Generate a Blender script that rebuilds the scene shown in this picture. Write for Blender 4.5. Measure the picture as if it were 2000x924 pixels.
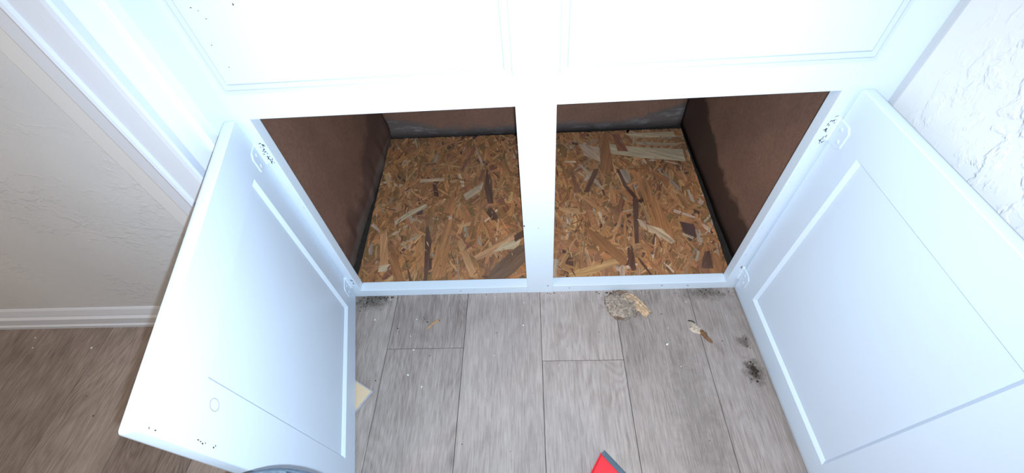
import bpy, bmesh, math, random
from mathutils import Vector, Matrix
random.seed(7)
for o in list(bpy.data.objects):
    bpy.data.objects.remove(o)
SC = bpy.context.scene
COL = SC.collection

# ---------------------------------------------------------------- camera
cam_data = bpy.data.cameras.new('camera')
cam = bpy.data.objects.new('camera', cam_data); COL.objects.link(cam)
cam_data.sensor_fit = 'HORIZONTAL'; cam_data.sensor_width = 36.0
cam_data.lens = 824.44 / 2000 * 36.0
cam_data.clip_start = 0.01
right = Vector((0.997922, 0.010829, -0.063516)); up = Vector((0.031403, 0.779027, 0.626204)); back = Vector((0.056262, -0.626897, 0.777068))
m = Matrix((right, up, back)).transposed().to_4x4()
m.translation = Vector((0.0, -0.5503, 0.906))
cam.matrix_world = m
SC.camera = cam

# ---------------------------------------------------------------- light
w = bpy.data.worlds.new('world'); SC.world = w; w.use_nodes = True
w.node_tree.nodes['Background'].inputs[0].default_value = (1.0, 0.88, 0.75, 1)
w.node_tree.nodes['Background'].inputs[1].default_value = 0.0

def lamp(name, kind, loc, energy, color, radius, **kw):
    d = bpy.data.lights.new(name, kind); d.energy = energy; d.color = color
    if kind == 'AREA':
        d.shape = 'DISK'; d.size = radius
    else:
        d.shadow_soft_size = radius
    for k, v in kw.items(): setattr(d, k, v)
    o = bpy.data.objects.new(name, d); COL.objects.link(o); o.location = loc
    return o
# the phone's flash, two centimetres from the lens
fl = lamp('phone_flash', 'SPOT', (0.006, -0.5645, 0.894), 44.0, (0.76, 0.90, 1.0), 0.0035, spot_size=math.radians(150), spot_blend=1.0)
fl.rotation_euler = back.to_track_quat('Z', 'Y').to_euler()
# the room's own warm ceiling lamp, behind and to the left of the photographer
lamp('ceiling_lamp', 'POINT', (-1.35, -1.35, 2.1), 29.0, (1.0, 0.77, 0.54), 0.12)

VS = SC.view_settings
VS.view_transform = 'Standard'; VS.look = 'None'; VS.gamma = 1; VS.exposure = 0.0
VS.use_curve_mapping = False

# ---------------------------------------------------------------- material helpers
class NT:
    def __init__(s, name):
        s.m = bpy.data.materials.new(name); s.m.use_nodes = True
        s.t = s.m.node_tree; s.b = s.t.nodes['Principled BSDF']
    def n(s, typ, ins=None, **kw):
        x = s.t.nodes.new(typ)
        for k, v in kw.items(): setattr(x, k, v)
        for k, v in (ins or {}).items():
            if isinstance(v, bpy.types.NodeSocket): s.t.links.new(v, x.inputs[k])
            else: x.inputs[k].default_value = v
        return x
    def link(s, a, k):
        s.t.links.new(a, s.b.inputs[k])
    def pos(s): return s.n('ShaderNodeNewGeometry').outputs['Position']
    def mapping(s, v, scale=(1, 1, 1), loc=(0, 0, 0), rot=(0, 0, 0)):
        return s.n('ShaderNodeMapping', {'Vector': v, 'Scale': scale, 'Location': loc, 'Rotation': rot}).outputs[0]
    def noise(s, v, scale=5, detail=4, rough=.55, dist=0):
        return s.n('ShaderNodeTexNoise', {'Vector': v, 'Scale': scale, 'Detail': detail, 'Roughness': rough, 'Distortion': dist}).outputs['Fac']
    def ramp(s, f, a, b, lo=0.0, hi=1.0):
        return s.n('ShaderNodeMapRange', {'Value': f, 'From Min': a, 'From Max': b, 'To Min': lo, 'To Max': hi}).outputs[0]
    def math(s, op, a, b=0.0):
        return s.n('ShaderNodeMath', {0: a, 1: b}, operation=op).outputs[0]
    def mix(s, f, a, b):
        return s.n('ShaderNodeMix', {'Factor': f, 'A': a, 'B': b}, data_type='RGBA').outputs['Result'] if False else s._mix(f, a, b)
    def _mix(s, f, a, b):
        x = s.t.nodes.new('ShaderNodeMix'); x.data_type = 'RGBA'
        for k, v in ((0, f), (6, a), (7, b)):
            if isinstance(v, bpy.types.NodeSocket): s.t.links.new(v, x.inputs[k])
            elif k == 0: x.inputs[0].default_value = v
            else: x.inputs[k].default_value = (*v, 1) if len(v) == 3 else v
        return x.outputs[2]
    def bump(s, h, strength=.3, dist=.01):
        x = s.n('ShaderNodeBump', {'Height': h, 'Strength': strength, 'Distance': dist})
        s.link(x.outputs[0], 'Normal')
    def base(s, c, rough=.5, spec=.5):
        if isinstance(c, bpy.types.NodeSocket): s.link(c, 'Base Color')
        else: s.b.inputs['Base Color'].default_value = (*c, 1)
        if isinstance(rough, bpy.types.NodeSocket): s.link(rough, 'Roughness')
        else: s.b.inputs['Roughness'].default_value = rough
        s.b.inputs['Specular IOR Level'].default_value = spec
        return s.m

def mat_paint(name, col, rough=.45, brush=.12, grime=.0):
    t = NT(name); p = t.pos()
    n1 = t.noise(p, 60, 4); n2 = t.noise(t.mapping(p, (300, 300, 25)), 1, 3)
    h = t.math('ADD', t.math('MULTIPLY', n1, .6), t.math('MULTIPLY', n2, .4))
    t.bump(h, brush, .002)
    c = t.mix(t.ramp(t.noise(p, 9, 5), .35, .75, 0, .10), col, tuple(x * .86 for x in col))
    return t.base(c, rough, .4)

M = {}
M['paint'] = mat_paint('white_gloss_paint', (.69, .79, .91))
M['paint_door'] = mat_paint('white_door_paint', (.65, .755, .89), .42)
M['trim'] = mat_paint('white_trim_paint', (.80, .85, .90), .4)
M['groove'] = mat_paint('shaded_groove_paint', (.44, .51, .60), .8)  # darker tone paints the shadow lines into the upper door edge grooves
M['trim_grey'] = mat_paint('worn_trim_paint', (.68, .74, .86), .5)
M['wall_smooth'] = mat_paint('smooth_wall_paint', (.71, .74, .79), .6, .08)
M['caulk'] = mat_paint('grey_corner_caulk', (.50, .53, .58), .7, .1)
M['ceiling'] = mat_paint('ceiling_paint', (.75, .73, .70), .8)

def mat_wall_left():
    t = NT('lightly_textured_wall'); p = t.pos()
    a = t.noise(t.mapping(p, (1, 1, 1.5), rot=(0, .5, 0)), 48, 5, .62, .3)
    b = t.noise(p, 420, 2)
    ridge = t.math('MULTIPLY', t.ramp(a, .52, .60), t.ramp(t.noise(p, 8, 2), .42, .58))
    h = t.math('ADD', ridge, t.math('MULTIPLY', b, .6))
    t.bump(h, .6, .0010)
    return t.base(t.mix(t.ramp(t.noise(p, 3, 3), .3, .7), (.68, .715, .78), (.61, .64, .695)), .7, .25)
def mat_wall_right():
    t = NT('knockdown_textured_wall'); p = t.pos()
    q = t.mapping(p, (1, 1.0, .75), rot=(.5, 0, 0))
    a = t.noise(q, 42, 3, .55, .35)
    n2 = t.noise(t.mapping(q, loc=(3, 1, 2)), 70, 3, .5, .3)
    c = t.noise(q, 160, 3, .5)
    plate = t.ramp(a, .52, .60)
    hill = t.math('MULTIPLY', t.ramp(n2, .52, .68), .55)
    patch = t.ramp(t.noise(p, 9, 2), .36, .56, .15, 1)
    h = t.math('ADD', t.math('MULTIPLY', t.math('ADD', plate, hill), patch), t.math('MULTIPLY', c, .15))
    # smooth band of filler along the cabinet corner
    y = t.n('ShaderNodeSeparateXYZ', {0: p}).outputs['Y']
    near = t.ramp(y, -.12, -.03, 1, .08)
    t.bump(t.math('MULTIPLY', h, near), .9, .0014)
    return t.base((.75, .76, .785), .6, .3)
M['wall_left'] = mat_wall_left(); M['wall_right'] = mat_wall_right()

def mat_plank():
    t = NT('grey_oak_vinyl_plank'); p = t.pos()
    oi = t.n('ShaderNodeObjectInfo').outputs['Color']
    sep = t.n('ShaderNodeSeparateColor', {0: oi})
    tone, seed = sep.outputs[0], sep.outputs[1]
    off = t.n('ShaderNodeCombineXYZ', {0: t.math('MULTIPLY', seed, 7.3), 1: t.math('MULTIPLY', seed, 31.0), 2: t.math('MULTIPLY', seed, 11.0)}).outputs[0]
    v = t.n('ShaderNodeVectorMath', {0: p, 1: off}, operation='ADD').outputs[0]
    # cathedral figure: contour lines of a long stretched noise field
    field = t.noise(t.mapping(v, (8.5, 1.9, 1)), 1.0, 2, .5, .5)
    rings = t.math('FRACT', t.math('MULTIPLY', field, 26.0))
    rings = t.ramp(t.math('ABSOLUTE', t.math('SUBTRACT', rings, .5)), .05, .5)
    figure = t.ramp(t.noise(t.mapping(v, (5, 1.6, 1)), 1, 2), .42, .62)
    fine = t.noise(t.mapping(v, (420, 26, 1)), 1, 3, .6, .1)
    fine2 = t.noise(t.mapping(v, (120, 7, 1)), 1, 4, .6, .2)
    blot = t.noise(t.mapping(v, (13, 7, 1)), 1, 5, .62, .2)
    f = t.math('ADD', t.math('MULTIPLY', t.ramp(fine, .32, .68), .36), t.math('MULTIPLY', t.ramp(fine2, .3, .7), .15))
    f = t.math('ADD', f, t.math('MULTIPLY', t.ramp(blot, .3, .7), .28))
    f = t.math('SUBTRACT', f, t.math('MULTIPLY', t.math('MULTIPLY', rings, figure), .17))
    f = t.math('SUBTRACT', f, .03)
    f = t.math('ADD', f, t.math('MULTIPLY', tone, .62))
    r = t.n('ShaderNodeValToRGB', {0: f}); cr = r.color_ramp
    cr.elements[0].position = .08; cr.elements[0].color = (.088, .066, .056, 1)
    cr.elements[1].position = 1.1 if False else 1.0; cr.elements[1].color = (.40, .345, .325, 1)
    e = cr.elements.new(.5); e.color = (.225, .187, .172, 1)
    # trodden dust and grime
    grime = t.ramp(t.noise(p, 7, 6, .7), .60, .82, 0, .55)
    c = t.mix(grime, r.outputs[0], (.15, .125, .105))
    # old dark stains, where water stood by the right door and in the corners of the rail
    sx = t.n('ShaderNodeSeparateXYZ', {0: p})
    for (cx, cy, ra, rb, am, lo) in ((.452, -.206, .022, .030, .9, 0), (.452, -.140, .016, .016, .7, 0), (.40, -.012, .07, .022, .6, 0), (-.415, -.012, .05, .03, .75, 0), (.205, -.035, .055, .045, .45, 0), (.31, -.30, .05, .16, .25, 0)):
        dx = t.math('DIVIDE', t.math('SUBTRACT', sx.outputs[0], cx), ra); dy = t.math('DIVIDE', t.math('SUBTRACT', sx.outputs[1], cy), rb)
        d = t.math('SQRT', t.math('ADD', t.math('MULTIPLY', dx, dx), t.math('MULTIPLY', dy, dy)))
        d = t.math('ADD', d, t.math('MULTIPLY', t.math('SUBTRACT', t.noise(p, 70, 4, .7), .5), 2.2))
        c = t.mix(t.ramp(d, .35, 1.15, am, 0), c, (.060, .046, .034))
    dust = t.ramp(t.noise(p, 55, 5, .7), .66, .78, 0, .25)
    c = t.mix(dust, c, (.44, .40, .385))
    t.bump(t.math('ADD', fine, t.math('MULTIPLY', rings, -.2)), .12, .0006)
    return t.base(c, t.ramp(fine, .2, .8, .5, .68), .35)
M['plank'] = mat_plank()

def mat_brown(name, stain):
    t = NT(name); p = t.pos()
    s = t.n('ShaderNodeSeparateXYZ', {0: p}); X, Y, Z = s.outputs
    a = t.noise(p, 150, 4, .7); b = t.noise(p, 6, 5, .6)
    c = t.mix(t.ramp(a, .3, .7), (.200, .110, .082), (.290, .165, .115))
    c = t.mix(t.ramp(b, .35, .7, 0, .6), c, (.150, .085, .068))
    sp = t.ramp(t.noise(p, 95, 3, .7), .70, .76, 0, .5)
    c = t.mix(sp, c, (.36, .22, .13))
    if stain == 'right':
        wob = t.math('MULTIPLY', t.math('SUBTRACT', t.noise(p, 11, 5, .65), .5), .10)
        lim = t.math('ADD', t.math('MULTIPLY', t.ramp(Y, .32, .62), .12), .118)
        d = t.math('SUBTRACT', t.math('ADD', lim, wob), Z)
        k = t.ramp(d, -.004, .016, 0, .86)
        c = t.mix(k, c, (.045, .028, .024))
        streak = t.ramp(t.noise(t.mapping(p, (1, 30, 5)), 1, 3), .55, .8, 0, .22)
        c = t.mix(streak, c, (.10, .065, .055))
    elif stain == 'left':
        wob = t.math('MULTIPLY', t.math('SUBTRACT', t.noise(p, 9, 5, .65), .5), .16)
        lim = t.math('ADD', t.math('MULTIPLY', t.ramp(Y, .25, .64), .14), .085)
        d = t.math('SUBTRACT', t.math('ADD', lim, wob), Z)
        c = t.mix(t.ramp(d, -.01, .03, 0, .65), c, (.075, .045, .042))
        d2 = t.math('SUBTRACT', t.math('ADD', t.math('MULTIPLY', wob, .35), .036), Z)
        c = t.mix(t.ramp(d2, -.006, .008, 0, .8), c, (.20, .155, .135))
        sc = t.ramp(t.noise(t.mapping(p, (1, 45, 22)), 1, 2), .74, .80, 0, .5)
        c = t.mix(sc, c, (.30, .24, .22))
    else:
        wob = t.math('MULTIPLY', t.math('SUBTRACT', t.noise(p, 14, 5, .7), .5), .07)
        lim = t.math('ADD', t.math('MULTIPLY', t.ramp(t.math('ABSOLUTE', X), .30, .50), .05), .034)
        d = t.math('SUBTRACT', t.math('ADD', lim, wob), Z)
        c = t.mix(t.ramp(d, -.006, .010, 0, .85), c, (.13, .115, .115))
        pale = t.math('MULTIPLY', t.ramp(d, 0, .02), t.ramp(t.noise(t.mapping(p, (14, 1, 60)), 1, 5, .7), .52, .68, 0, .75))
        c = t.mix(pale, c, (.30, .29, .29))
        run = t.ramp(t.noise(t.mapping(p, (42, 1, 5)), 1, 3, .6, .8), .73, .80, 0, .4)
        c = t.mix(run, c, (.26, .21, .19))
    t.bump(a, .35, .001)
    return t.base(c, .6, .3)
for k in ('left', 'right', 'back'): M['brown_' + k] = mat_brown('brown_hardboard_' + k, k)

def flat(name, col, rough=.7, n=40, var=.35, bump=.3):
    t = NT(name); p = t.pos(); a = t.noise(p, n, 5, .65)
    t.bump(a, bump, .002)
    return t.base(t.mix(t.ramp(a, .3, .7), tuple(x * (1 - var) for x in col), tuple(min(1, x * (1 + var * .5)) for x in col)), rough, .3)
M['groove_dark'] = flat('dark_groove_line', (.22, .22, .24), .9)
M['subfloor'] = flat('dirty_subfloor', (.035, .03, .028))
M['dark'] = flat('dark_crack', (.03, .028, .035), .9)
M['dirt'] = flat('black_dirt', (.035, .028, .022), .9, 300)
M['dirt_brown'] = flat('brown_dirt', (.09, .065, .04), .9, 300)
M['crumb'] = flat('white_crumb', (.75, .74, .70), .8, 200, .1)
M['chipwood'] = flat('raw_wood_chip', (.50, .30, .16), .8, 300)
M['fibre'] = flat('grey_brown_fibre', (.42, .345, .285), .9, 170, .7, .9)
M['tanfibre'] = flat('tan_fibre', (.58, .40, .26), .85, 160, .5, .9)
M['palescrap'] = flat('pale_paper_scrap', (.56, .46, .37), .9, 260, .4, .8)
M['brownscrap'] = flat('brown_scrap', (.20, .10, .05), .7, 120, .4, .6)
M['red'] = flat('red_plastic', (.72, .03, .045), .4, 30, .08, .05)
M['rubber'] = flat('blue_grey_rubber', (.10, .14, .18), .6, 90, .2, .2)
M['tub'] = flat('blue_grey_tub_plastic', (.10, .145, .20), .5, 120, .3, .4)
M['copper'] = flat('copper_brown_knob', (.30, .10, .05), .45, 100)
M['cream'] = flat('cream_board_face', (.60, .47, .32), .6, 12, .08, .05)
M['creamedge'] = flat('grey_board_edge', (.36, .36, .40), .7, 60, .15, .1)

def mat_strand():
    t = NT('pressed_wood_strand')
    col = t.n('ShaderNodeVertexColor', layer_name='Col').outputs[0]
    uv = t.n('ShaderNodeUVMap', uv_map='UVMap').outputs[0]
    g = t.noise(t.mapping(uv, (16, 520, 1)), 1, 5, .75, .6)
    g2 = t.noise(t.mapping(uv, (5, 90, 1)), 1, 3, .6)
    k = t.math('MULTIPLY', t.ramp(g, .3, .7, .50, 1.34), t.ramp(g2, .3, .7, .62, 1.25))
    c = t.n('ShaderNodeVectorMath', {0: col, 'Scale': k}, operation='SCALE').outputs[0]
    grey = t.ramp(t.noise(t.pos(), 8, 4), .40, .70, .04, .30)
    c = t.mix(grey, c, (.24, .18, .14))
    t.bump(g, .4, .0008)
    return t.base(c, .5, .35)
M['strand'] = mat_strand()
M['osb'] = flat('chip_board_core', (.27, .15, .07), .7, 200, .4)

# ---------------------------------------------------------------- mesh helpers
def tag(o, label=None, cat=None, group=None, kind=None):
    if label: o['label'] = label
    if cat: o['category'] = cat
    if group: o['group'] = group
    if kind: o['kind'] = kind
    return o
def obj(name, bm, mat, parent=None, smooth=False, loc=None):
    bmesh.ops.recalc_face_normals(bm, faces=bm.faces[:])
    me = bpy.data.meshes.new(name); bm.to_mesh(me); bm.free()
    for x in (mat if isinstance(mat, (list, tuple)) else [mat]): me.materials.append(x)
    if smooth:
        for p in me.polygons: p.use_smooth = True
        if smooth != True: me.set_sharp_from_angle(angle=math.radians(smooth))
    o = bpy.data.objects.new(name, me); COL.objects.link(o)
    if parent: o.parent = parent
    if loc: o.location = loc
    return o
def empty(name, loc=(0, 0, 0), rz=0):
    o = bpy.data.objects.new(name, None); COL.objects.link(o); o.location = loc; o.rotation_euler = (0, 0, rz)
    o.empty_display_size = .05
    return o
def box(bm, a, b, bev=0.0):
    g = bmesh.ops.create_cube(bm, size=1)
    vs = g['verts']
    for v in vs:
        v.co = Vector([a[i] + (v.co[i] + .5) * (b[i] - a[i]) for i in range(3)])
    if bev:
        es = list({e for v in vs for e in v.link_edges})
        bmesh.ops.bevel(bm, geom=es, offset=bev, segments=2, affect='EDGES', profile=.6)
    return bm
def boxobj(name, a, b, mat, parent=None, bev=0.0, off=Vector((0, 0, 0))):
    a = Vector(a) - off; b = Vector(b) - off
    return obj(name, box(bmesh.new(), a, b, bev), mat, parent)
def prism(pts, z0, z1, axis='Z'):
    bm = bmesh.new()
    def P(p, z):
        return (p[0], p[1], z) if axis == 'Z' else (z, p[0], p[1])
    lo = [bm.verts.new(P(p, z0)) for p in pts]; hi = [bm.verts.new(P(p, z1)) for p in pts]
    n = len(pts)
    for i in range(n):
        bm.faces.new((lo[i], lo[(i + 1) % n], hi[(i + 1) % n], hi[i]))
    bm.faces.new(lo[::-1]); bm.faces.new(hi)
    return bm
def rrect(x0, x1, z0, z1, r, seg=4):
    out = []
    for cx, cz, a0 in ((x1 - r, z1 - r, 0), (x0 + r, z1 - r, 90), (x0 + r, z0 + r, 180), (x1 - r, z0 + r, 270)):
        for i in range(seg + 1):
            a = math.radians(a0 + 90 * i / seg)
            out.append((cx + r * math.cos(a), cz + r * math.sin(a)))
    return out
def loops(bm, ls, cap0=True, cap1=True):
    """ls: list of loops [(x,y,z)...] with equal counts, bridged in turn"""
    vs = [[bm.verts.new(p) for p in l] for l in ls]
    for a, b in zip(vs, vs[1:]):
        n = len(a)
        for i in range(n):
            bm.faces.new((a[i], a[(i + 1) % n], b[(i + 1) % n], b[i]))
    if cap0: bm.faces.new(vs[0][::-1])
    if cap1: bm.faces.new(vs[-1])
    return vs
def fnoise(x, s=0.0):
    return math.sin(x * 1.7 + s) * .5 + math.sin(x * 3.9 + s * 2.3) * .3 + math.sin(x * 9.1 + s * 5.1) * .2

# ---------------------------------------------------------------- structure
XL, XR = -2.4, .5263
YW, YB, H = -.060, -2.4, 2.4
def struct(name, a, b, mat):
    return tag(boxobj(name, a, b, mat), kind='structure')
struct('wall_right', (XR, YB, 0), (XR + .1, .75, H), M['wall_right'])
struct('wall_left', (XL, YW, 0), (-.516, YW + .1, H), M['wall_left'])
struct('wall_alcove', (-.62, .672, 0), (XR, .75, H), M['wall_smooth'])
struct('wall_side', (XL - .1, YB, 0), (XL, YW + .1, H), M['wall_smooth'])
struct('wall_back', (XL - .1, YB - .1, 0), (XR + .1, YB, H), M['wall_smooth'])
struct('ceiling', (XL - .1, YB - .1, H), (XR + .1, .75, H + .1), M['ceiling'])
# jamb return of the alcove with its narrow stop strip
tag(obj('trim_1', prism([(-.5155, .70), (-.5155, -.062), (-.530, -.062), (-.530, .70)], 0, H), M['trim']), kind='structure')
tag(obj('trim_2', prism([(-.5155, .0), (-.5075, .0), (-.5075, -.019), (-.5095, -.0215), (-.5155, -.0225)], 0, H), M['trim']), kind='structure')
# moulded casing round the alcove, on the left wall
cas = [(-.5155, -.058), (-.5115, -.0745), (-.513, -.0785), (-.519, -.0795), (-.5535, -.0795), (-.556, -.0835), (-.560, -.0850), (-.5645, -.0830), (-.5665, -.0770), (-.571, -.0745), (-.597, -.0725), (-.601, -.0700), (-.602, YW)]
tag(obj('trim_3', prism(cas, 0, H), M['trim_grey']), kind='structure')
# smooth caulk and paint band beside the casing
tag(obj('trim_4', prism([(-.602, YW), (-.602, YW - .0022), (-.640, YW - .0008), (-.642, YW)], .0785, H), M['wall_smooth']), kind='structure')
tag(obj('trim_5', prism([(XR, -.0004), (XR, -.0100), (XR - .0012, -.0085), (XR - .0030, -.0016), (XR - .0034, -.0004)], .078, H), M['caulk']), kind='structure')
base = [(YW, 0), (YW - .0135, 0), (YW - .0145, .006), (YW - .0145, .014), (YW - .0105, .0165), (YW - .0105, .0195), (YW - .0135, .022), (YW - .0135, .046), (YW - .0105, .0495), (YW - .0085, .052), (YW - .0085, .056), (YW - .0045, .074), (YW - .002, .0785), (YW, .0785)]
tag(obj('baseboard_left', prism(base, XL, -.6025, 'X'), M['trim_grey']), kind='structure')
rb = boxobj('baseboard_right', (XR - .012, YB, 0), (XR, -.03, .078), M['trim'], None, .003); tag(rb, kind='structure')

# ---------------------------------------------------------------- floor of single planks
floor = boxobj('floor', (XL, YB, -.06), (XR, .70, -.004), M['subfloor']); tag(floor, kind='structure')
PW = .1790; X0 = .0055; PL = 1.22
joints = {0: -.177, -2: -.143, -1: .28, 1: -.79, -3: -.62, -4: .15, 2: .02, -5: -.95, -6: .3, -7: -.5, -8: -.93, 3: -.4}
tones = {(0, 1): .92, (0, 0): .70, (-2, 1): .55, (-2, 0): .58, (-1, 0): .68, (1, 1): .55, (1, 0): .50, (2, 0): .62, (2, 1): .45, (-3, 1): .55, (-4, 0): .55, (-5, 0): .14, (-5, 1): .14, (-6, 0): .62, (-6, 1): .40, (-7, 0): .30, (-7, 1): .36, (-8, 1): .42, (-8, 0): .42, (-4, 1): .40}
rng = random.Random(3)
plank_meshes = {}
for k in range(-14, 3):
    x0 = max(X0 + k * PW, XL); x1 = min(x0 + PW if k > -14 else X0 + (k + 1) * PW, XR)
    if x1 - x0 < .01: continue
    ytop_lim = .03 if x0 > -.60 else YW
    j = joints.get(k, rng.uniform(-1, .2))
    ys = [j + n * PL for n in range(-3, 4)]
    for a, b in zip(ys, ys[1:]):
        lo, hi = max(a, YB), min(b, ytop_lim)
        if hi - lo < .02: continue
        g = .0005
        L = hi - lo - 2 * g; W = x1 - x0 - 2 * g
        key = (round(L, 4), round(W, 4))
        if key not in plank_meshes:
            bm = bmesh.new(); box(bm, (0, 0, -.004), (W, L, 0), .0008)
            o = obj('plank', bm, M['plank'], floor); plank_meshes[key] = o.data
        else:
            o = bpy.data.objects.new('plank', plank_meshes[key]); COL.objects.link(o); o.parent = floor
        o.location = (x0 + g, lo + g, rng.uniform(-.0001, .0001))
        piece = 1 if lo >= j - .01 else 0
        o.color = (tones.get((k, piece), rng.uniform(.25, .7)), rng.random(), rng.random(), 1)

# ---------------------------------------------------------------- cabinet
cab = empty('cabinet', (0, 0, 0))
tag(cab, 'white painted built-in alcove cabinet with both lower doors standing open', 'cabinet')
HT = 2.1
FT = .0225
def part(name, a, b, mat=M['paint'], bev=.0012): return boxobj(name, a, b, mat, cab, bev)
part('frame_stile', (-.5115, 0, 0), (-.4400, FT, HT))
part('frame_stile', (.4477, 0, 0), (XR - .0005, FT, HT))
part('centre_stile', (-.0248, -.0006, .0), (.0376, FT - .001, HT))
part('bottom_rail', (-.4402, .0002, 0), (-.0246, .025, .0272))
part('bottom_rail', (.0374, .0002, 0), (.4479, .025, .0272))
part('top_rail', (-.4402, .0002, .5342), (-.0246, FT, .610))
part('top_rail', (.0374, .0002, .5342), (.4479, FT, .610))
part('top_rail', (-.4402, .0002, 2.02), (.4479, FT, HT))
# interior
def panel_grid(name, ny, nz, fn, mat):
    bm = bmesh.new(); g = [[bm.verts.new(fn(i / ny, k / nz)) for k in range(nz + 1)] for i in range(ny + 1)]
    for i in range(ny):
        for k in range(nz): bm.faces.new((g[i][k], g[i + 1][k], g[i + 1][k + 1], g[i][k + 1]))
    me_o = obj(name, bm, mat, cab, True)
    md = me_o.modifiers.new('thickness', 'SOLIDIFY'); md.thickness = .004; md.offset = 0
    return me_o
def left_wall(u, v):
    y = .023 + u * .617; z = v ** 1.6 * .62
    low = math.exp(-(z / .05) ** 2)
    x = -.499 + .006 * math.exp(-((z - .05) / .03) ** 2) * (1 + fnoise(y * 14)) + low * (.004 + .007 * max(0, fnoise(y * 9, 1.0)))
    return (x, y, z)
panel_grid('side_panel', 60, 40, left_wall, M['brown_left'])
panel_grid('side_panel', 30, 20, lambda u, v: (.499 + .0015 * fnoise(u * 9), .023 + u * .617, v * .62), M['brown_right'])
panel_grid('back_panel', 40, 20, lambda u, v: (-.505 + u * 1.01, .642 + .002 * fnoise(u * 12) - .004 * math.exp(-(v / .05) ** 2), v * .62), M['brown_back'])
part('shelf', (-.503, .024, .605), (.503, .655, .621), M['brown_back'], .001)
part('cabinet_base', (-.5, .031, -.0035), (.5, .655, -.0005), M['subfloor'], 0)

# closed doors above, with stepped edges
def upper_door(x0, x1, z0, z1, label):
    bm = bmesh.new()
    R = lambda i, r: rrect(x0 + i, x1 - i, z0 + i, z1 - i, max(r, .0006), 3)
    L = [[(p[0], y, p[1]) for p in R(i, r)] for i, y, r in
         ((0.0, -.0001, .003), (0.0, -.0022, .003), (.0008, -.0034, .003), (.0060, -.0042, .002), (.0068, -.0036, .002), (.0076, -.0036, .002), (.0084, -.0058, .002),
          (.0165, -.0068, .001), (.0172, -.0062, .001), (.0180, -.0062, .001), (.0190, -.0090, .001), (.0200, -.0098, .001))]
    loops(bm, L)
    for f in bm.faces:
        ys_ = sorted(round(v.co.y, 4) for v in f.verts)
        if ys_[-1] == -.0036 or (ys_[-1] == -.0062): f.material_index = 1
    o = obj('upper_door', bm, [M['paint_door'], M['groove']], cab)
    return o
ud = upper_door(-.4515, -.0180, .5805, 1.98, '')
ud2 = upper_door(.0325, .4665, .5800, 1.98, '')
ud['label'] = 'closed flat white door above the left opening'
ud2['label'] = 'closed flat white door above the right opening'

# open lower doors. local frame: x along the door from its hinge, y outward (times sg), z up
def lower_door(hinge, ang_dir, sg, label, foot, rec, name='door'):
    D = .465; Z0, Z1 = .006, .540; T = .020
    bm = bmesh.new()
    def L(i, t, r, bot=None, rr=None):
        z0 = Z0 + (i if bot is None else bot)
        return [(p[0], sg * t, p[1]) for p in rrect(i, D - i, z0, Z1 - i, r, 4)]
    s0, s1, z0, z1 = rec
    op = lambda i, t: [(p[0], sg * t, p[1]) for p in rrect(s0 + i, s1 - i, z0 + i, z1 - i, .001, 4)]
    ls = [L(.006, T, .003), L(.0030, T - .0008, .004), L(.0008, T - .0030, .004), L(0, T - .006, .004), L(0, .0030, .004, 0), L(.0004, .0012, .004, foot * .45), L(.0012, 0, .004, foot),
          op(0, 0), op(.0052, .0050), op(.0056, .0062)]
    loops(bm, ls, True, False)
    ca = math.atan2(ang_dir[1], ang_dir[0])
    d = obj(name, bm, M['paint_door'], cab, 14)
    d.location = hinge; d.rotation_euler = (0, 0, ca)
    d['label'] = label
    bm = bmesh.new(); y0, y1 = sorted((sg * .0058, sg * .0110))
    box(bm, (s0 + .002, y0, z0 + .002), (s1 - .002, y1, z1 - .002))
    obj('recessed_panel', bm, M['paint_door'], d)
    for zc in (.468, .0665):
        bm = bmesh.new()
        c = [(.001, -.0205), (.022, -.0205), (.0295, -.013), (.0295, .013), (.022, .0205), (.001, .0205)]
        lo = [(x, sg * .0004, zc + z) for x, z in c]
        mid = [(x - .0000, -sg * .0011, zc + z) for x, z in c]
        hi = [((x - .0012) if x > .01 else x, -sg * .0018, zc + z * .95) for x, z in c]
        loops(bm, [lo, mid, hi]); obj('hinge_leaf', bm, M['paint_door'], d)
        for sx, sz in ((.012, .009), (.019, -.008)):
            bm = bmesh.new()
            prof = [(.0032, .0012), (.0034, .0022), (.0026, .0030), (.0012, .0026)]
            n = 12
            loops(bm, [[(sx + r * math.cos(2 * math.pi * i / n), -sg * t, zc + sz + r * math.sin(2 * math.pi * i / n)) for i in range(n)] for r, t in prof])
            obj('screw', bm, M['paint_door'], d, True)
        # barrel with three knuckles
        bm = bmesh.new(); n = 12
        seq = []
        for a, b in ((-.021, -.0075), (-.0068, .0068), (.0075, .021)):
            seq += [(.0018, a), (.0034, a + .0006), (.0034, b - .0006), (.0018, b)]
        loops(bm, [[(-.0032 + r * math.cos(2 * math.pi * i / n), -sg * .0012 + r * math.sin(2 * math.pi * i / n), zc + z) for i in range(n)] for r, z in seq])
        obj('hinge_barrel', bm, M['paint'], d, 40)
    return d
aL = math.radians(13.8); aR = math.radians(1.1)
dl = lower_door((-.4585, -.0045, 0), (math.sin(aL), -math.cos(aL)), -1, 'left open door leaning inward, with a filled round hole by its top', .003, (.0600, .3905, .0590, .4680))
dr = lower_door((.4700, -.0045, 0), (math.sin(aR), -math.cos(aR)), 1, 'right open door, swung out square towards the textured wall', .014, (.0660, .3920, .0640, .4660))

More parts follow.
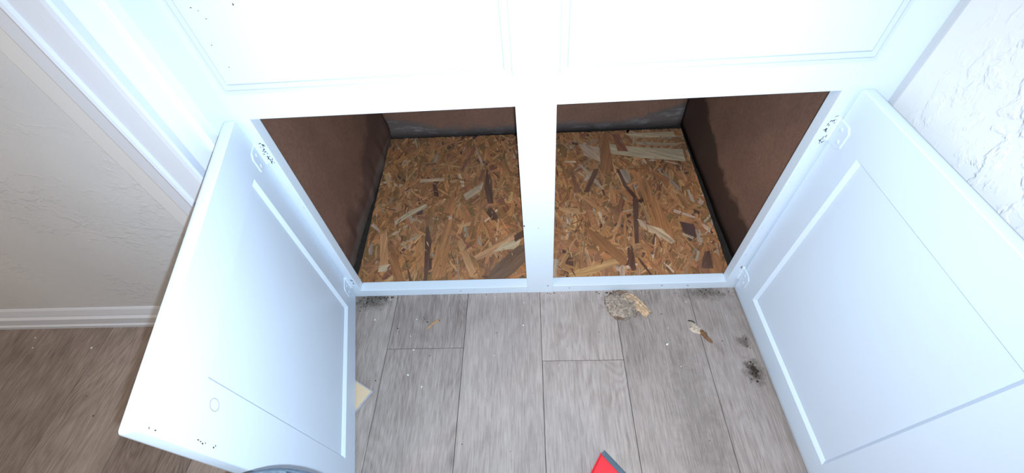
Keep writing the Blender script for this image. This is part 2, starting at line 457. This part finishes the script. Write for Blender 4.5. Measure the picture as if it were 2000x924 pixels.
def slivers(name, parent, mat, quads, kind='stuff'):
    """thin jagged flakes; quads = list of (centre, u, v) small vectors"""
    bm = bmesh.new()
    for c, u, v, n in quads:
        c, u, v, n = map(Vector, (c, u, v, n)); pts = []
        k = 7
        for i in range(k):
            a = 2 * math.pi * i / k + rng.uniform(-.3, .3); r = rng.uniform(.55, 1.1)
            pts.append(c + u * math.cos(a) * r + v * math.sin(a) * r)
        lo = [bm.verts.new(p) for p in pts]; hi = [bm.verts.new(p + n) for p in pts]
        for i in range(k): bm.faces.new((lo[i], lo[(i + 1) % k], hi[(i + 1) % k], hi[i]))
        bm.faces.new(hi); bm.faces.new(lo[::-1])
    o = obj(name, bm, mat, parent)
    if kind: o['kind'] = kind
    return o

# round filled hole (a thin ring groove) and small scuffs on the left door, in its own frame
bm = bmesh.new(); n = 28
rings = [(.0071, .0), (.0070, .0004), (.0066, .0004), (.0065, .0)]
vs = [[bm.verts.new((.414 + r * math.cos(2 * math.pi * i / n), t + -.0001, .4485 + r * 1.15 * math.sin(2 * math.pi * i / n))) for i in range(n)] for r, t in rings]
for a, b in zip(vs, vs[1:]):
    for i in range(n): bm.faces.new((a[i], a[(i + 1) % n], b[(i + 1) % n], b[i]))
obj('filled_hole', bm, M['groove_dark'], dl)
q = []
for s, z in ((.4540, .462), (.4548, .458), (.4560, .4545), (.4545, .450), (.4555, .436), (.4535, .433), (.4600, .520), (.4600, .528)):
    q.append(((s, .0, z), (rng.uniform(.0006, .0013), 0, 0), (0, 0, rng.uniform(.0006, .002)), (0, .0003, 0)))
slivers('chipped_paint', dl, M['dirt_brown'], q)

def crack_run(pts, n, w, spread, nrm, axis_u, axis_v):
    out = []
    for i in range(n):
        t = rng.random() * (len(pts) - 1); k = int(t); f = t - k
        p = Vector(pts[k]).lerp(Vector(pts[min(k + 1, len(pts) - 1)]), f)
        p += Vector(axis_u) * rng.gauss(0, spread) + Vector(axis_v) * rng.gauss(0, spread)
        a = rng.uniform(0, math.pi)
        U = Vector(axis_u) * math.cos(a) + Vector(axis_v) * math.sin(a); V = -Vector(axis_u) * math.sin(a) + Vector(axis_v) * math.cos(a)
        out.append((p, U * rng.uniform(.001, .004) * w, V * rng.uniform(.0003, .0008) * w, Vector(nrm) * .0004))
    return out
# cracked paint round the hinges on the frame
F0 = (0, -1, 0)
slivers('chipped_paint', cab, M['dark'], crack_run([(-.447, -.0002, .490), (-.449, -.0002, .468), (-.446, -.0002, .447)], 30, 1.0, .0026, F0, (1, 0, 0), (0, 0, 1)))
slivers('chipped_paint', cab, M['dark'], crack_run([(.462, -.0002, .487), (.459, -.0002, .466), (.463, -.0002, .442)], 26, .9, .0022, F0, (1, 0, 0), (0, 0, 1)))
slivers('chipped_paint', cab, M['dark'], crack_run([(-.447, -.0002, .082), (-.446, -.0002, .058)], 12, .8, .0016, F0, (1, 0, 0), (0, 0, 1)))
slivers('chipped_paint', cab, M['brownscrap'], crack_run([(.461, -.0002, .090), (.463, -.0002, .083)], 10, .9, .0014, F0, (1, 0, 0), (0, 0, 1)))
# long hairline of split paint down the right stile and the left one
slivers('paint_split', cab, M['trim_grey'], crack_run([(.4535, -.0002, .43), (.4525, -.0002, .30), (.4545, -.0002, .20), (.4535, -.0002, .10)], 60, 1.0, .0007, F0, (.12, 0, .99), (.99, 0, -.12)))
slivers('paint_split', cab, M['trim_grey'], crack_run([(-.445, -.0002, .42), (-.444, -.0002, .10)], 30, 1.0, .0005, F0, (-.05, 0, 1), (1, 0, .05)))
# blotches on face, rails and upper door
q = []
for x, z, a, b in ((-.0228, .2571, .0018, .0032), (.0254, .0296, .0028, .0020), (.0776, .0175, .0012, .0022), (.300, .018, .003, .0012), (-.19, .016, .0018, .0012), (-.155, .019, .0010, .0008), (.361, .0160, .0025, .001), (-.096, .012, .001, .001), (.006, .249, .001, .001)):
    q.append(((x, -.0006, z), (a, 0, 0), (0, 0, b), (0, -.0003, 0)))
slivers('paint_blemish', cab, M['dirt'], q)
q = [((x, -.0001, z), (a, 0, c), (0, 0, b), (0, -.0003, 0)) for x, z, a, c, b in ((-.337, .5385, .007, -.0016, .0007), (-.327, .5400, .005, .0035, .0006), (-.3215, .5440, .002, .0028, .0006), (-.372, .5400, .0016, 0, .0006))]
slivers('paint_blemish', cab, M['trim_grey'], q)
q = [((x, -.0097, z), (a, 0, 0), (0, 0, b), (0, -.0003, 0)) for x, z, a, b in ((-.4146, .7041, .0014, .0007), (-.408, .700, .0010, .0006), (-.4039, .6899, .0014, .0005), (-.3601, .7044, .0012, .0020), (-.418, .6571, .0008, .0008), (-.4132, .6256, .0012, .0006))]
slivers('paint_blemish', cab, M['dirt_brown'], q)

# ---------------------------------------------------------------- strand board lying in the cabinet
osb = empty('strand_board', (0, .03, 0))
tag(osb, 'golden brown oriented strand board covering the bottom inside the white cabinet', 'board')
OC = [(-.4640, .0262), (.4715, .0262), (.4880, .605), (-.4880, .6180)]
OZ = .0125
def bil(a, b):
    p = [Vector((*c, 0)) for c in OC]
    return p[0].lerp(p[1], a).lerp(p[3].lerp(p[2], a), b)
bm = prism([(c[0], c[1] - .03) for c in OC], 0, OZ)
obj('board_core', bm, M['osb'], osb)
PAL = {'gold': (.520, .232, .098), 'tan': (.590, .320, .150), 'brown': (.390, .175, .075), 'dark': (.130, .058, .042), 'pale': (.68, .48, .33), 'red': (.300, .125, .070), 'purple': (.115, .055, .060), 'grey': (.48, .36, .27)}
strands = []
rs = random.Random(11)
def add_strand(pts, col, ang):
    strands.append((pts, col, ang))
for i in range(3000):
    frac = i / 3000
    a, b = rs.random(), rs.random()
    c = bil(a, b)
    ang = math.pi / 2 + rs.gauss(0, .55) if rs.random() < .82 else rs.uniform(0, math.pi)
    L = rs.lognormvariate(math.log(.050), .50); W = rs.lognormvariate(math.log(.0095), .50)
    if frac > .7: L *= .7; W *= .7
    L = min(L, .16); W = min(W, .026, L * .5)
    n = rs.choice((3, 4, 5)); top = []; bot = []
    for k in range(n + 1):
        u = -L / 2 + L * k / n
        top.append((u + rs.uniform(-.003, .003), W / 2 * rs.uniform(.55, 1.1)))
        bot.append((u + rs.uniform(-.003, .003), -W / 2 * rs.uniform(.55, 1.1)))
    if rs.random() < .5: top[-1] = (L / 2 * rs.uniform(.95, 1.15), top[-1][1] * .2)
    if rs.random() < .5: bot[0] = (-L / 2 * rs.uniform(.95, 1.15), bot[0][1] * .2)
    pts = top + bot[::-1]
    ca, sa = math.cos(ang), math.sin(ang)
    P = [(c.x + x * ca - y * sa, c.y + x * sa + y * ca) for x, y in pts]
    h = rs.random()
    col = PAL['gold'] if h < .46 else PAL['tan'] if h < .62 else PAL['brown'] if h < .86 else PAL['red'] if h < .92 else PAL['dark'] if h < .940 else PAL['pale'] if h < .962 else PAL['purple'] if h < .97 else PAL['grey']
    j = rs.uniform(.78, 1.2); col = tuple(v * j * rs.uniform(.94, 1.06) for v in col)
    add_strand(P, col, ang)
SPEC = [
 ('dark', [(-.3029, .2198), (-.2850, .1637), (-.2800, .0330), (-.2887, .0330), (-.3075, .2105)]),
 ('brown', [(-.4165, .169), (-.3933, .168), (-.3395, .0355), (-.3664, .0363)]),
 ('gold', [(-.2550, .235), (-.2350, .240), (-.2330, .045), (-.2700, .040), (-.2660, .12)]),
 ('tan', [(-.4350, .190), (-.4180, .205), (-.3900, .080), (-.4080, .060)]),
 ('pale', [(-.4039, .2396), (-.3654, .2774), (-.3206, .3039), (-.314, .2892), (-.3621, .2573), (-.398, .2239)]),
 ('pale', [(-.212, .3362), (-.1532, .3878), (-.1589, .3506), (-.2022, .3105)]),
 ('pale', [(-.3543, .4100), (-.277, .4120), (-.2755, .3983), (-.3522, .395)]),
 ('dark', [(-.312, .385), (-.300, .385), (-.285, .330), (-.300, .335)]),
 ('dark', [(-.147, .4516), (-.1291, .3953), (-.1200, .2950), (-.1380, .3000), (-.150, .3600)]),
 ('dark', [(-.1310, .2900), (-.1120, .2596), (-.1050, .2350), (-.1220, .2300), (-.1390, .2600)]),
 ('red', [(-.196, .555), (-.186, .560), (-.222, .440), (-.236, .430)]),
 ('tan', [(-.1650, .1050), (-.0560, .1850), (-.0460, .1720), (-.0800, .1280), (-.1550, .0930)]),
 ('pale', [(-.118, .118), (-.050, .128), (-.040, .160), (-.082, .150)]),
 ('tan', [(-.215, .160), (-.200, .165), (-.150, .045), (-.170, .040)]),
 ('dark', [(-.0600, .1720), (-.0300, .1950), (-.0290, .170), (-.0560, .150)]),
 ('grey_dark', [(-.0478, .1371), (-.0260, .1423), (-.0260, .0900), (-.0600, .0500), (-.0825, .0326), (-.1305, .0320), (-.1099, .0727)]),
 ('dark', [(-.3523, .1141), (-.3261, .0340), (-.3181, .0340)]),
 ('pale', [(-.4155, .0829), (-.3895, .0903), (-.3915, .0659), (-.4141, .0634)]),
 ('pale', [(.1480, .5480), (.2130, .5250), (.2080, .4560), (.1620, .4900)]),
 ('pale', [(.2228, .5504), (.2851, .5281), (.4686, .4994), (.4650, .4430), (.3312, .4682), (.24, .4935)]),
 ('pale', [(.300, .590), (.460, .590), (.462, .560), (.330, .566)]),
 ('grey', [(.330, .548), (.462, .530), (.458, .518), (.336, .530)]),
 ('brown', [(.2150, .5950), (.2480, .5950), (.2430, .4100), (.2060, .4050)]),
 ('red', [(.2620, .590), (.284, .590), (.3000, .5000), (.2680, .5050)]),
 ('dark', [(.2510, .4220), (.2600, .4200), (.2720, .3500), (.2950, .3000), (.2830, .2960), (.2620, .3450)]),
 ('dark', [(.2803, .2965), (.2946, .2958), (.2700, .1335), (.2583, .1305)]),
 ('dark', [(.290, .285), (.300, .275), (.325, .300), (.318, .308)]),
 ('dark', [(.1998, .4244), (.1588, .3275), (.144, .3283), (.1844, .4253)]),
 ('red', [(.112, .420), (.122, .410), (.138, .330), (.120, .325)]),
 ('brown', [(.1319, .201), (.1749, .1644), (.2364, .087), (.2225, .0608), (.1519, .1395)]),
 ('dark', [(.2364, .1178), (.2509, .1257), (.2492, .0765), (.2480, .0500), (.2380, .0480), (.2301, .0736)]),
 ('tan', [(.0792, .0477), (.1991, .0863), (.2097, .0699), (.1134, .0330), (.0800, .0320)]),
 ('gold', [(.3000, .400), (.3250, .410), (.3700, .1500), (.3300, .1400), (.3100, .28)]),
 ('pale', [(.3000, .1980), (.3380, .1800), (.3640, .1350), (.3520, .1280), (.3200, .1620), (.3020, .1700)]),
 ('pale', [(.2790, .2180), (.3010, .2080), (.2980, .1780), (.2830, .1900)]),
 ('purple', [(.3900, .2050), (.4250, .1900), (.4220, .1500), (.4000, .1350), (.3920, .1700)]),
 ('pale', [(.3850, .2500), (.4350, .2200), (.4320, .2120), (.3820, .2380)]),
 ('pale', [(.3880, .1640), (.4150, .1480), (.4100, .1400), (.3860, .1560)]),
 ('dark', [(.4300, .1020), (.4420, .1020), (.4360, .0480), (.4080, .0500), (.4180, .0800)]),
 ('dark', [(.4380, .2480), (.4520, .2380), (.4500, .2260), (.4360, .2340)]),
 ('brown', [(.330, .440), (.400, .370), (.392, .350), (.322, .420)]),
]
PAL['grey_dark'] = (.190, .115, .075)
for cname, pts in SPEC:
    d = max(((Vector(p) - Vector(q)) for p in pts for q in pts), key=lambda v: v.length)
    out = []
    for i, p in enumerate(pts):          # ragged edges
        q = pts[(i + 1) % len(pts)]; out.append(p)
        for f in (.33, .66): out.append((p[0] + (q[0] - p[0]) * f + rs.uniform(-.0008, .0008), p[1] + (q[1] - p[1]) * f + rs.uniform(-.0012, .0012)))
    add_strand(out, tuple(v * rs.uniform(.92, 1.05) for v in PAL[cname]), math.atan2(d.y, d.x))
# fine splinters last
for i in range(420):
    c = bil(rs.random(), rs.random()); ang = math.pi / 2 + rs.gauss(0, .6)
    L = rs.uniform(.006, .026); W = rs.uniform(.0006, .0020)
    ca, sa = math.cos(ang), math.sin(ang)
    P = [(c.x + x * ca - y * sa, c.y + x * sa + y * ca) for x, y in ((-L / 2, 0), (0, W), (L / 2, W * .2), (L * .2, -W))]
    h = rs.random(); col = PAL['dark'] if h < .40 else PAL['pale'] if h < .62 else PAL['brown'] if h < .8 else PAL['tan']
    add_strand(P, col, ang)
def clampx(x, y):
    f = min(max((y - .0262) / .585, 0), 1)
    xl = -.4640 + f * (-.024); xr = .4715 + f * .0165
    yb = .618 - .013 * (x + .488) / .976
    return min(max(x, xl), xr), min(max(y, .0262), yb)
V = []; Fc = []; cols = []; uvs = []
for i, (pts, col, ang) in enumerate(strands):
    z = OZ + .0002 + i * 4e-7
    b0 = len(V); ca, sa = math.cos(ang), math.sin(ang); o1, o2 = rs.random() * 9, rs.random() * 9
    for x, y in pts:
        x, y = clampx(x, y); V.append((x, y - .03, z))
        uvs.append((x * ca + y * sa + o1, -x * sa + y * ca + o2)); cols.append((*col, 1))
    Fc.append(tuple(range(b0, len(V))))
me = bpy.data.meshes.new('wood_strand'); me.from_pydata(V, [], Fc)
uvl = me.uv_layers.new(name='UVMap'); ca_ = me.color_attributes.new('Col', 'FLOAT_COLOR', 'POINT')
ca_.data.foreach_set('color', [x for c in cols for x in c])
li = [l.vertex_index for l in me.loops]
uvl.data.foreach_set('uv', [x for v in li for x in uvs[v]])
me.materials.append(M['strand'])
so = bpy.data.objects.new('wood_strand', me); COL.objects.link(so); so.parent = osb
so['kind'] = 'stuff'
for p in me.polygons:
    pass
# make all strands face up
bmx = bmesh.new(); bmx.from_mesh(me)
for f in bmx.faces:
    f.normal_update()
    if f.normal.z < 0: f.normal_flip()
bmx.to_mesh(me); bmx.free()

# ---------------------------------------------------------------- things on the floor
# crumpled fibrous scrap by the rail
def sheet(name, parent, mat, nu, nv, fn, thick=.0006):
    bm = bmesh.new(); g = [[bm.verts.new(fn(i / nu, k / nv)) for k in range(nv + 1)] for i in range(nu + 1)]
    for i in range(nu):
        for k in range(nv): bm.faces.new((g[i][k], g[i + 1][k], g[i + 1][k + 1], g[i][k + 1]))
    o = obj(name, bm, mat, parent, True)
    md = o.modifiers.new('thickness', 'SOLIDIFY'); md.thickness = thick; md.offset = 1
    return o
sc = empty('crumpled_scrap', (.200, -.042, 0)); tag(sc, 'crumpled grey-brown fibrous scrap with a tan curled tail, against the bottom rail', 'scrap')
def mound(u, v):
    a = u * 2 * math.pi; r = v
    R = .037 + .004 * fnoise(a * 1.0, 2) + .003 * math.sin(3 * a)
    R *= 1 + .07 * math.sin(5 * a + 1) + .05 * math.sin(11 * a)
    x = R * r * math.cos(a) * 1.02; y = R * r * math.sin(a) * .90
    h = (.0105 * (1 - r ** 2.4) + .0018) * (1 + .22 * math.sin(r * 17 + 2 * math.cos(a)) + .14 * fnoise(x * 500 + y * 330) + .1 * fnoise(y * 700, 3)) - .0012 * (r > .95)
    return (x, y, max(.0003, h))
sheet('fibre_mass', sc, M['fibre'], 48, 20, mound).location = (0, 0, 0)
def tail(u, v):
    # ribbon from (.008,.012) curving right and down to (.058,-.034)
    x = .004 + u * .054; y = .014 + .004 * math.sin(u * 3) - u * u * .044
    tx, ty = 1, -.9 * u - .1; l = math.hypot(tx, ty); nx, ny = -ty / l, tx / l
    wdt = (.0155 + .004 * math.sin(u * 5)) * (1 + .12 * fnoise(u * 22, 1)); k = (v - .5) * 2
    fr = fnoise(v * 30, 2) * .003 * (u > .97)
    return (x + nx * k * wdt + fr, y + ny * k * wdt, .0058 + .0055 * math.cos(k * 1.45) * (.8 + .2 * math.sin(u * 9)) + .0016 * math.sin(v * 21 + u * 4) + .0007 * fnoise(u * 40 + v * 9) - .0045 * abs(k) ** 3)
sheet('curled_tail', sc, M['tanfibre'], 30, 18, tail)
bm = bmesh.new()
for i in range(150):
    a0_ = rs.uniform(0, 6.28); r0 = rs.uniform(.004, .036); span = rs.uniform(.25, 1.1); w_ = rs.uniform(.0003, .0007)
    rr = [bm.verts.new((0, 0, 0)) for _ in range(0)]
    prev = None
    for k in range(7):
        a = a0_ + span * k / 6; r = r0 * (1 + .12 * math.sin(k + i)); h = .0128 * (1 - (r / .040) ** 2.4) + .0022 + .0006 * math.sin(k * 2 + i)
        p = [bm.verts.new(((r + d) * math.cos(a), (r + d) * math.sin(a), max(h, .0008) + z)) for d, z in ((-w_, 0), (0, w_), (w_, 0))]
        if prev:
            for m_ in range(2): bm.faces.new((prev[m_], prev[m_ + 1], p[m_ + 1], p[m_]))
        prev = p
tag(obj('fibre', bm, [M['palescrap'] if False else M['fibre']], sc), kind='stuff')
bm = bmesh.new()
for i in range(40):
    a0_ = rs.uniform(0, 6.28); r0 = rs.uniform(.030, .041); w_ = rs.uniform(.0004, .0010); prev = None
    for k in range(6):
        a = a0_ + .5 * k / 5; r = r0 + .002 * math.sin(k * 1.3 + i)
        p = [bm.verts.new(((r + d) * math.cos(a), (r + d) * math.sin(a), .0006 + z + .0010 * (k % 3))) for d, z in ((-w_, 0), (0, w_), (w_, 0))]
        if prev:
            for m_ in range(2): bm.faces.new((prev[m_], prev[m_ + 1], p[m_ + 1], p[m_]))
        prev = p
tag(obj('loose_fibre', bm, M['brownscrap'], sc), kind='stuff')
# pale and brown scrap
s2 = empty('torn_scrap', (.362, -.112, 0)); tag(s2, 'small torn scrap, half pale and half dark brown, in front of the right door', 'scrap')
def blob(pts, h, seed, nz=.0012):
    bm = bmesh.new(); cx = sum(p[0] for p in pts) / len(pts); cy = sum(p[1] for p in pts) / len(pts)
    out = []
    for i, p in enumerate(pts):
        q = pts[(i + 1) % len(pts)]
        for f in (0, .25, .5, .75):
            out.append((p[0] + (q[0] - p[0]) * f + rs.uniform(-.0006, .0006), p[1] + (q[1] - p[1]) * f + rs.uniform(-.0006, .0006)))
    ls = []
    for k, (s, z) in enumerate(((1, .0002), (1, .0012), (.75, h * .7), (.45, h), (.12, h * .8))):
        ls.append([(cx + (x - cx) * s, cy + (y - cy) * s, z + (nz * fnoise(x * 420 + y * 310 + k, seed) if k > 1 else 0)) for x, y in out])
    loops(bm, ls); return bm
o2 = Vector((.362, -.112))
P2 = lambda L: [(x - o2.x, y - o2.y) for x, y in L]
obj('pale_piece', blob(P2([(.3475, -.0880), (.3540, -.0890), (.3600, -.0960), (.3690, -.1060), (.3640, -.1200), (.3560, -.1190), (.3480, -.1150), (.3420, -.1060), (.3500, -.1000)]), .004, 1), M['palescrap'], s2, 40)
obj('brown_piece', blob(P2([(.3650, -.1080), (.3720, -.1100), (.3780, -.1190), (.3770, -.1290), (.3860, -.1390), (.3830, -.1430), (.3740, -.1360), (.3690, -.1260), (.3640, -.1200)]), .0055, 2), M['brownscrap'], s2, 40)
obj('dark_rim', blob(P2([(.3450, -.0855), (.3530, -.0865), (.3590, -.0920), (.3575, -.0935), (.3520, -.0885), (.3455, -.0875)]), .0042, 3, .0004), M['dark'], s2, 40)
# wood splinter
ws = obj('wood_splinter', blob([(-.0150, -.0130), (-.0110, -.0120), (.0010, .0010), (.0120, .0085), (.0130, .0125), (.0080, .0140), (-.0020, .0050), (-.0100, -.0060)], .0035, 5, .0006), M['chipwood'], None, 40, (-.252, -.083, 0))
tag(ws, 'small raw orange wood splinter lying on the planks left of centre', 'splinter')
# crumbs: each is a thing
cr_mesh = None
crumbs = [(.2852, -.1434, 2.2, 'largest white crumb, below and left of the torn scrap'), (-.3969, -.0672, 1.5, 'white crumb nearest the left door hinge'), (-.2941, -.0682, 1.0, 'tiny white crumb left of the wood splinter'), (-.302, -.1122, 1.1, 'white crumb between the wood splinter and the plank end joint'),
          (-.2892, -.1468, 1.6, 'white crumb right on the plank end joint left of centre'), (-.2925, -.2055, 1.8, 'slim white crumb below the left plank end joint, the upper of two'), (-.2575, -.2319, 1.6, 'slim white crumb below the left plank end joint, the lower of two'), (-.0361, -.090, 1.5, 'white crumb in front of the centre stile'),
          (.3526, -.0368, 1.1, 'tiny white crumb between bottom rail and torn scrap'), (.2961, -.1036, 1.0, 'tiny white crumb between the crumpled scrap and the torn scrap'), (.3035, -.1942, 1.0, 'tiny white crumb farthest from the rail on the right'),
          (-.0345, -.0296, 1.0, 'tiny white crumb close under the centre stile'), (.0423, -.1881, .9, 'tiny white crumb just below the centre plank joint'),
          (-.1024, -.1634, .9, 'tiny white crumb on the wide plank left of the centre stile'), (-1.089, -.1278, 2.0, 'white crumb on the far left floor near the baseboard, right of the pair'), (-1.2593, -.0976, 1.4, 'white crumb on the far left floor closest to the baseboard'), (-1.2450, -.125, 1.6, 'white crumb at the far left edge of the floor')]
for i, (x, y, s, lab) in enumerate(crumbs):
    if cr_mesh is None:
        bm = bmesh.new(); bmesh.ops.create_icosphere(bm, subdivisions=1, radius=.0011)
        for v in bm.verts: v.co = Vector((v.co.x * 1.0 * rs.uniform(.8, 1.2), v.co.y * 1.7, (v.co.z + .0011) * .8))
        o = obj('crumb', bm, M['crumb'], None, True); cr_mesh = o.data
    else:
        o = bpy.data.objects.new('crumb', cr_mesh); COL.objects.link(o)
    o.location = (x, y, 0); o.rotation_euler = (0, 0, rs.uniform(-1.2, 1.2)); o.scale = (s, s, s)
    tag(o, lab, 'crumb', 'white crumbs on the floor')
# dark grit scattered on the floor, and clumps of dirt by the rail and the right door
def grit(name, spots, mat, label, cat, hmax=.0012):
    bm = bmesh.new()
    for x, y, sx, sy, n, size in spots:
        for i in range(n):
            c = Vector((x + rs.gauss(0, sx), y + rs.gauss(0, sy), 0)); k = 6; r = size * rs.lognormvariate(0, .5)
            if c.y > -.001 - r: c.y = -.002 - r
            pts = [c + Vector((math.cos(a) * r * rs.uniform(.5, 1.2), math.sin(a) * r * rs.uniform(.5, 1.2), 0)) for a in [2 * math.pi * q / k for q in range(k)]]
            lo = [bm.verts.new(p + Vector((0, 0, .0001))) for p in pts]; t = bm.verts.new(c + Vector((0, 0, min(hmax, r * .8))))
            for q in range(k): bm.faces.new((lo[q], lo[(q + 1) % k], t))
            bm.faces.new(lo[::-1])
    return tag(obj(name, bm, mat), label, cat, kind='stuff')
grit('floor_grit', [(-.119, -.050, .002, .002, 2, .0010), (-.101, -.111, .002, .002, 2, .0008), (.138, -.112, .001, .001, 1, .0018), (.322, -.341, .001, .001, 1, .0014), (-.338, -.096, .004, .003, 3, .0012), (-.961, -.143, .02, .02, 4, .0009), (-1.15, -.18, .12, .06, 16, .0009), (.0, -.2, .3, .12, 40, .0006), (-.275, -.070, .004, .004, 3, .0012), (-.24, -.073, .002, .002, 2, .0016), (.288, -.068, .002, .002, 2, .0012)], M['dirt'], 'scattered dark grit specks on the planks', 'grit')
grit('dirt_streak', [(-.400, -.006, .022, .004, 60, .0012), (-.43, -.02, .012, .014, 40, .0010), (.19, -.006, .03, .002, 30, .0011), (.40, -.012, .03, .006, 45, .0009), (.0, -.004, .25, .002, 70, .0007)], M['dirt'], 'dark crumbly dirt along the foot of the bottom rail', 'dirt')
grit('dirt_clump', [(.4530, -.2064, .0040, .009, 45, .0016), (.4590, -.1420, .003, .008, 16, .0010), (.4510, -.1950, .004, .016, 16, .0008)], M['dirt'], 'black dirt clump against the bottom edge of the right door', 'dirt', .002)
# square cream board, corner showing behind the left door
cb = empty('cream_board', (-.415, -.262, 0), math.atan2(-.0416, -.026)); tag(cb, 'cream board with a grey edge, one corner showing under the left door', 'board')
cc = Vector((-.3622, -.2418)); ea = Vector((-.8706, .492)); eb = Vector((-.53, -.848))
a0 = cc; a1 = cc + ea * .115; a3 = cc + eb * .075; a2 = a1 + eb * .075
cb.rotation_euler = (0, 0, 0); cb.location = ((a0 + a2) / 2).to_3d()
off = (a0 + a2) / 2
obj('board_body', prism([tuple(p - off) for p in (a0, a1, a2, a3)], 0.0003, .0040), M['creamedge'], cb)
ins = lambda p: tuple((p - off) * .93)
obj('cream_face', prism([ins(p) for p in (a0, a1, a2, a3)], .0040, .0046), M['cream'], cb)

# ---------------------------------------------------------------- dustpan
dp = empty('dustpan', (.12, -.42, 0)); tag(dp, 'red dustpan with a blue-grey rubber lip at the bottom of the picture', 'dustpan')
t0 = Vector((.1205, -.3590)); e1 = Vector((.667, -.745)); e2 = Vector((-.53, -.848)); o0 = Vector((.12, -.42))
def W2(p, z): q = p - o0; return (q.x, q.y, z)
# pan floor, rising slightly to the back
bm = bmesh.new()
lipw = .0085
p0 = t0; p1 = t0 + e1 * .23
inw = Vector((-.745, -.667))
q0 = p0 + inw * lipw; q1 = p1 + inw * lipw
ls = []
for d, z in ((0, .0022), (.06, .004), (.14, .010), (.19, .014)):
    A = q0 + e2 * d; B = q1 + (inw * 2 - e2 * 1).normalized() * 0 + Vector((-.93, -.37)) * d
    ls.append((A, B, z))
for (A, B, z), (A2, B2, z2) in zip(ls, ls[1:]):
    v = [bm.verts.new(W2(*x)) for x in ((A, z), (B, z), (B2, z2), (A2, z2), (A, z - .0018), (B, z - .0018), (B2, z2 - .0018), (A2, z2 - .0018))]
    for f in ((0, 1, 2, 3), (7, 6, 5, 4), (0, 4, 5, 1), (1, 5, 6, 2), (2, 6, 7, 3), (3, 7, 4, 0)): bm.faces.new([v[i] for i in f])
obj('pan', bm, M['red'], dp)
for side in (0, 1):
    bm = bmesh.new(); rows = []
    for i in range(9):
        d = .19 * i / 8; h = .003 + .034 * min(1, (i / 8) ** .8)
        P = (q0 + e2 * d) if side == 0 else (q1 + Vector((-.93, -.37)) * d)
        nrm = Vector((-.745, .667)).normalized() * (-.45 if side == 0 else .45) if False else (Vector((-.848, .53)) if side == 0 else Vector((.37, -.93)))
        z = .002 + .012 * d / .19
        rows.append([W2(P, z - .001), W2(P + nrm * .0022, z - .001), W2(P + nrm * (.0022 + h * .12), z + h), W2(P + nrm * (h * .12), z + h)])
    loops(bm, rows); obj('side_wall', bm, M['red'], dp)
A, B, z = ls[-1]
bm = bmesh.new(); loops(bm, [[W2(P, z0), W2(P + inw * .003, z0), W2(P + inw * .008, .05), W2(P + inw * .005, .05)] for P, z0 in ((A, .012), (B, .012))]); obj('back_wall', bm, M['red'], dp)
# ridges moulded in the pan
for f in (.2, .5, .8):
    bm = bmesh.new(); P = q0.lerp(q1, f); Q = ls[-1][0].lerp(ls[-1][1], f); d = (Q - P).normalized(); n_ = Vector((-d.y, d.x)) * .0015
    loops(bm, [[W2(X - n_, zz), W2(X, zz + .0012), W2(X + n_, zz)] for X, zz in ((P + d * .01, .0020), (P.lerp(Q, .5), .0065), (Q, .0135))]); obj('ridge', bm, M['red'], dp)
bm = bmesh.new()
loops(bm, [[W2(p + e1 * 0, .0003), W2(p + inw * (lipw + .002), .0003), W2(p + inw * (lipw + .002), .0042), W2(p + inw * .003, .0026), W2(p, .0008)] for p in (p0 - e1 * .001, p1 + e1 * .001)])
obj('rubber_lip', bm, M['rubber'], dp)
# handle
bm = bmesh.new(); C0 = (A + B) / 2 + inw * .008; n = 12
ls2 = []
for i in range(12):
    t = i / 11; c = C0 + inw * (.13 * t); rr = .010 + .003 * math.sin(t * math.pi); zz = .035 + .02 * t
    side = Vector((-inw.y, inw.x))
    ls2.append([W2(c + side * rr * 1.3 * math.cos(2 * math.pi * k / n), zz + rr * math.sin(2 * math.pi * k / n)) for k in range(n)])
loops(bm, ls2); obj('handle', bm, M['red'], dp, True)

# ---------------------------------------------------------------- round tub near the photographer
tub = empty('round_tub', (-.28, -.588, 0)); tag(tub, 'round lidded blue-grey tub at the free edge of the left door', 'tub')
def lathe(prof, n=64):
    bm = bmesh.new(); loops(bm, [[(r * math.cos(2 * math.pi * i / n), r * math.sin(2 * math.pi * i / n), z) for i in range(n)] for r, z in prof]); return bm
TR = .125
obj('tub_body', lathe([(.088, 0), (.092, .004), (TR - .008, .395), (TR - .008, .402)]), M['tub'], tub, 40)
obj('lid', lathe([(TR - .006, .392), (TR, .394), (TR + .001, .407), (TR, .417), (TR - .003, .420), (TR - .009, .420), (TR - .012, .416), (TR * .5, .417), (.004, .418)]), M['tub'], tub, 40)
kn = lathe([(.0022, 0), (.0030, .002), (.0028, .007), (.0040, .009), (.0040, .013), (.0020, .0150)], 14)
ko = obj('lid_catch', kn, M['copper'], tub, True); ko.location = (.038, .1120, .4195)
bm = bmesh.new(); loops(bm, [[(-.006, -.001, 0), (.006, -.001, 0), (.0005, -.001, .016), (-.001, -.001, .016)], [(-.006, .001, 0), (.006, .001, 0), (.0005, .001, .016), (-.001, .001, .016)]])
to = obj('lid_tab', bm, M['tub'], tub); to.location = (.018, .1195, .4195)
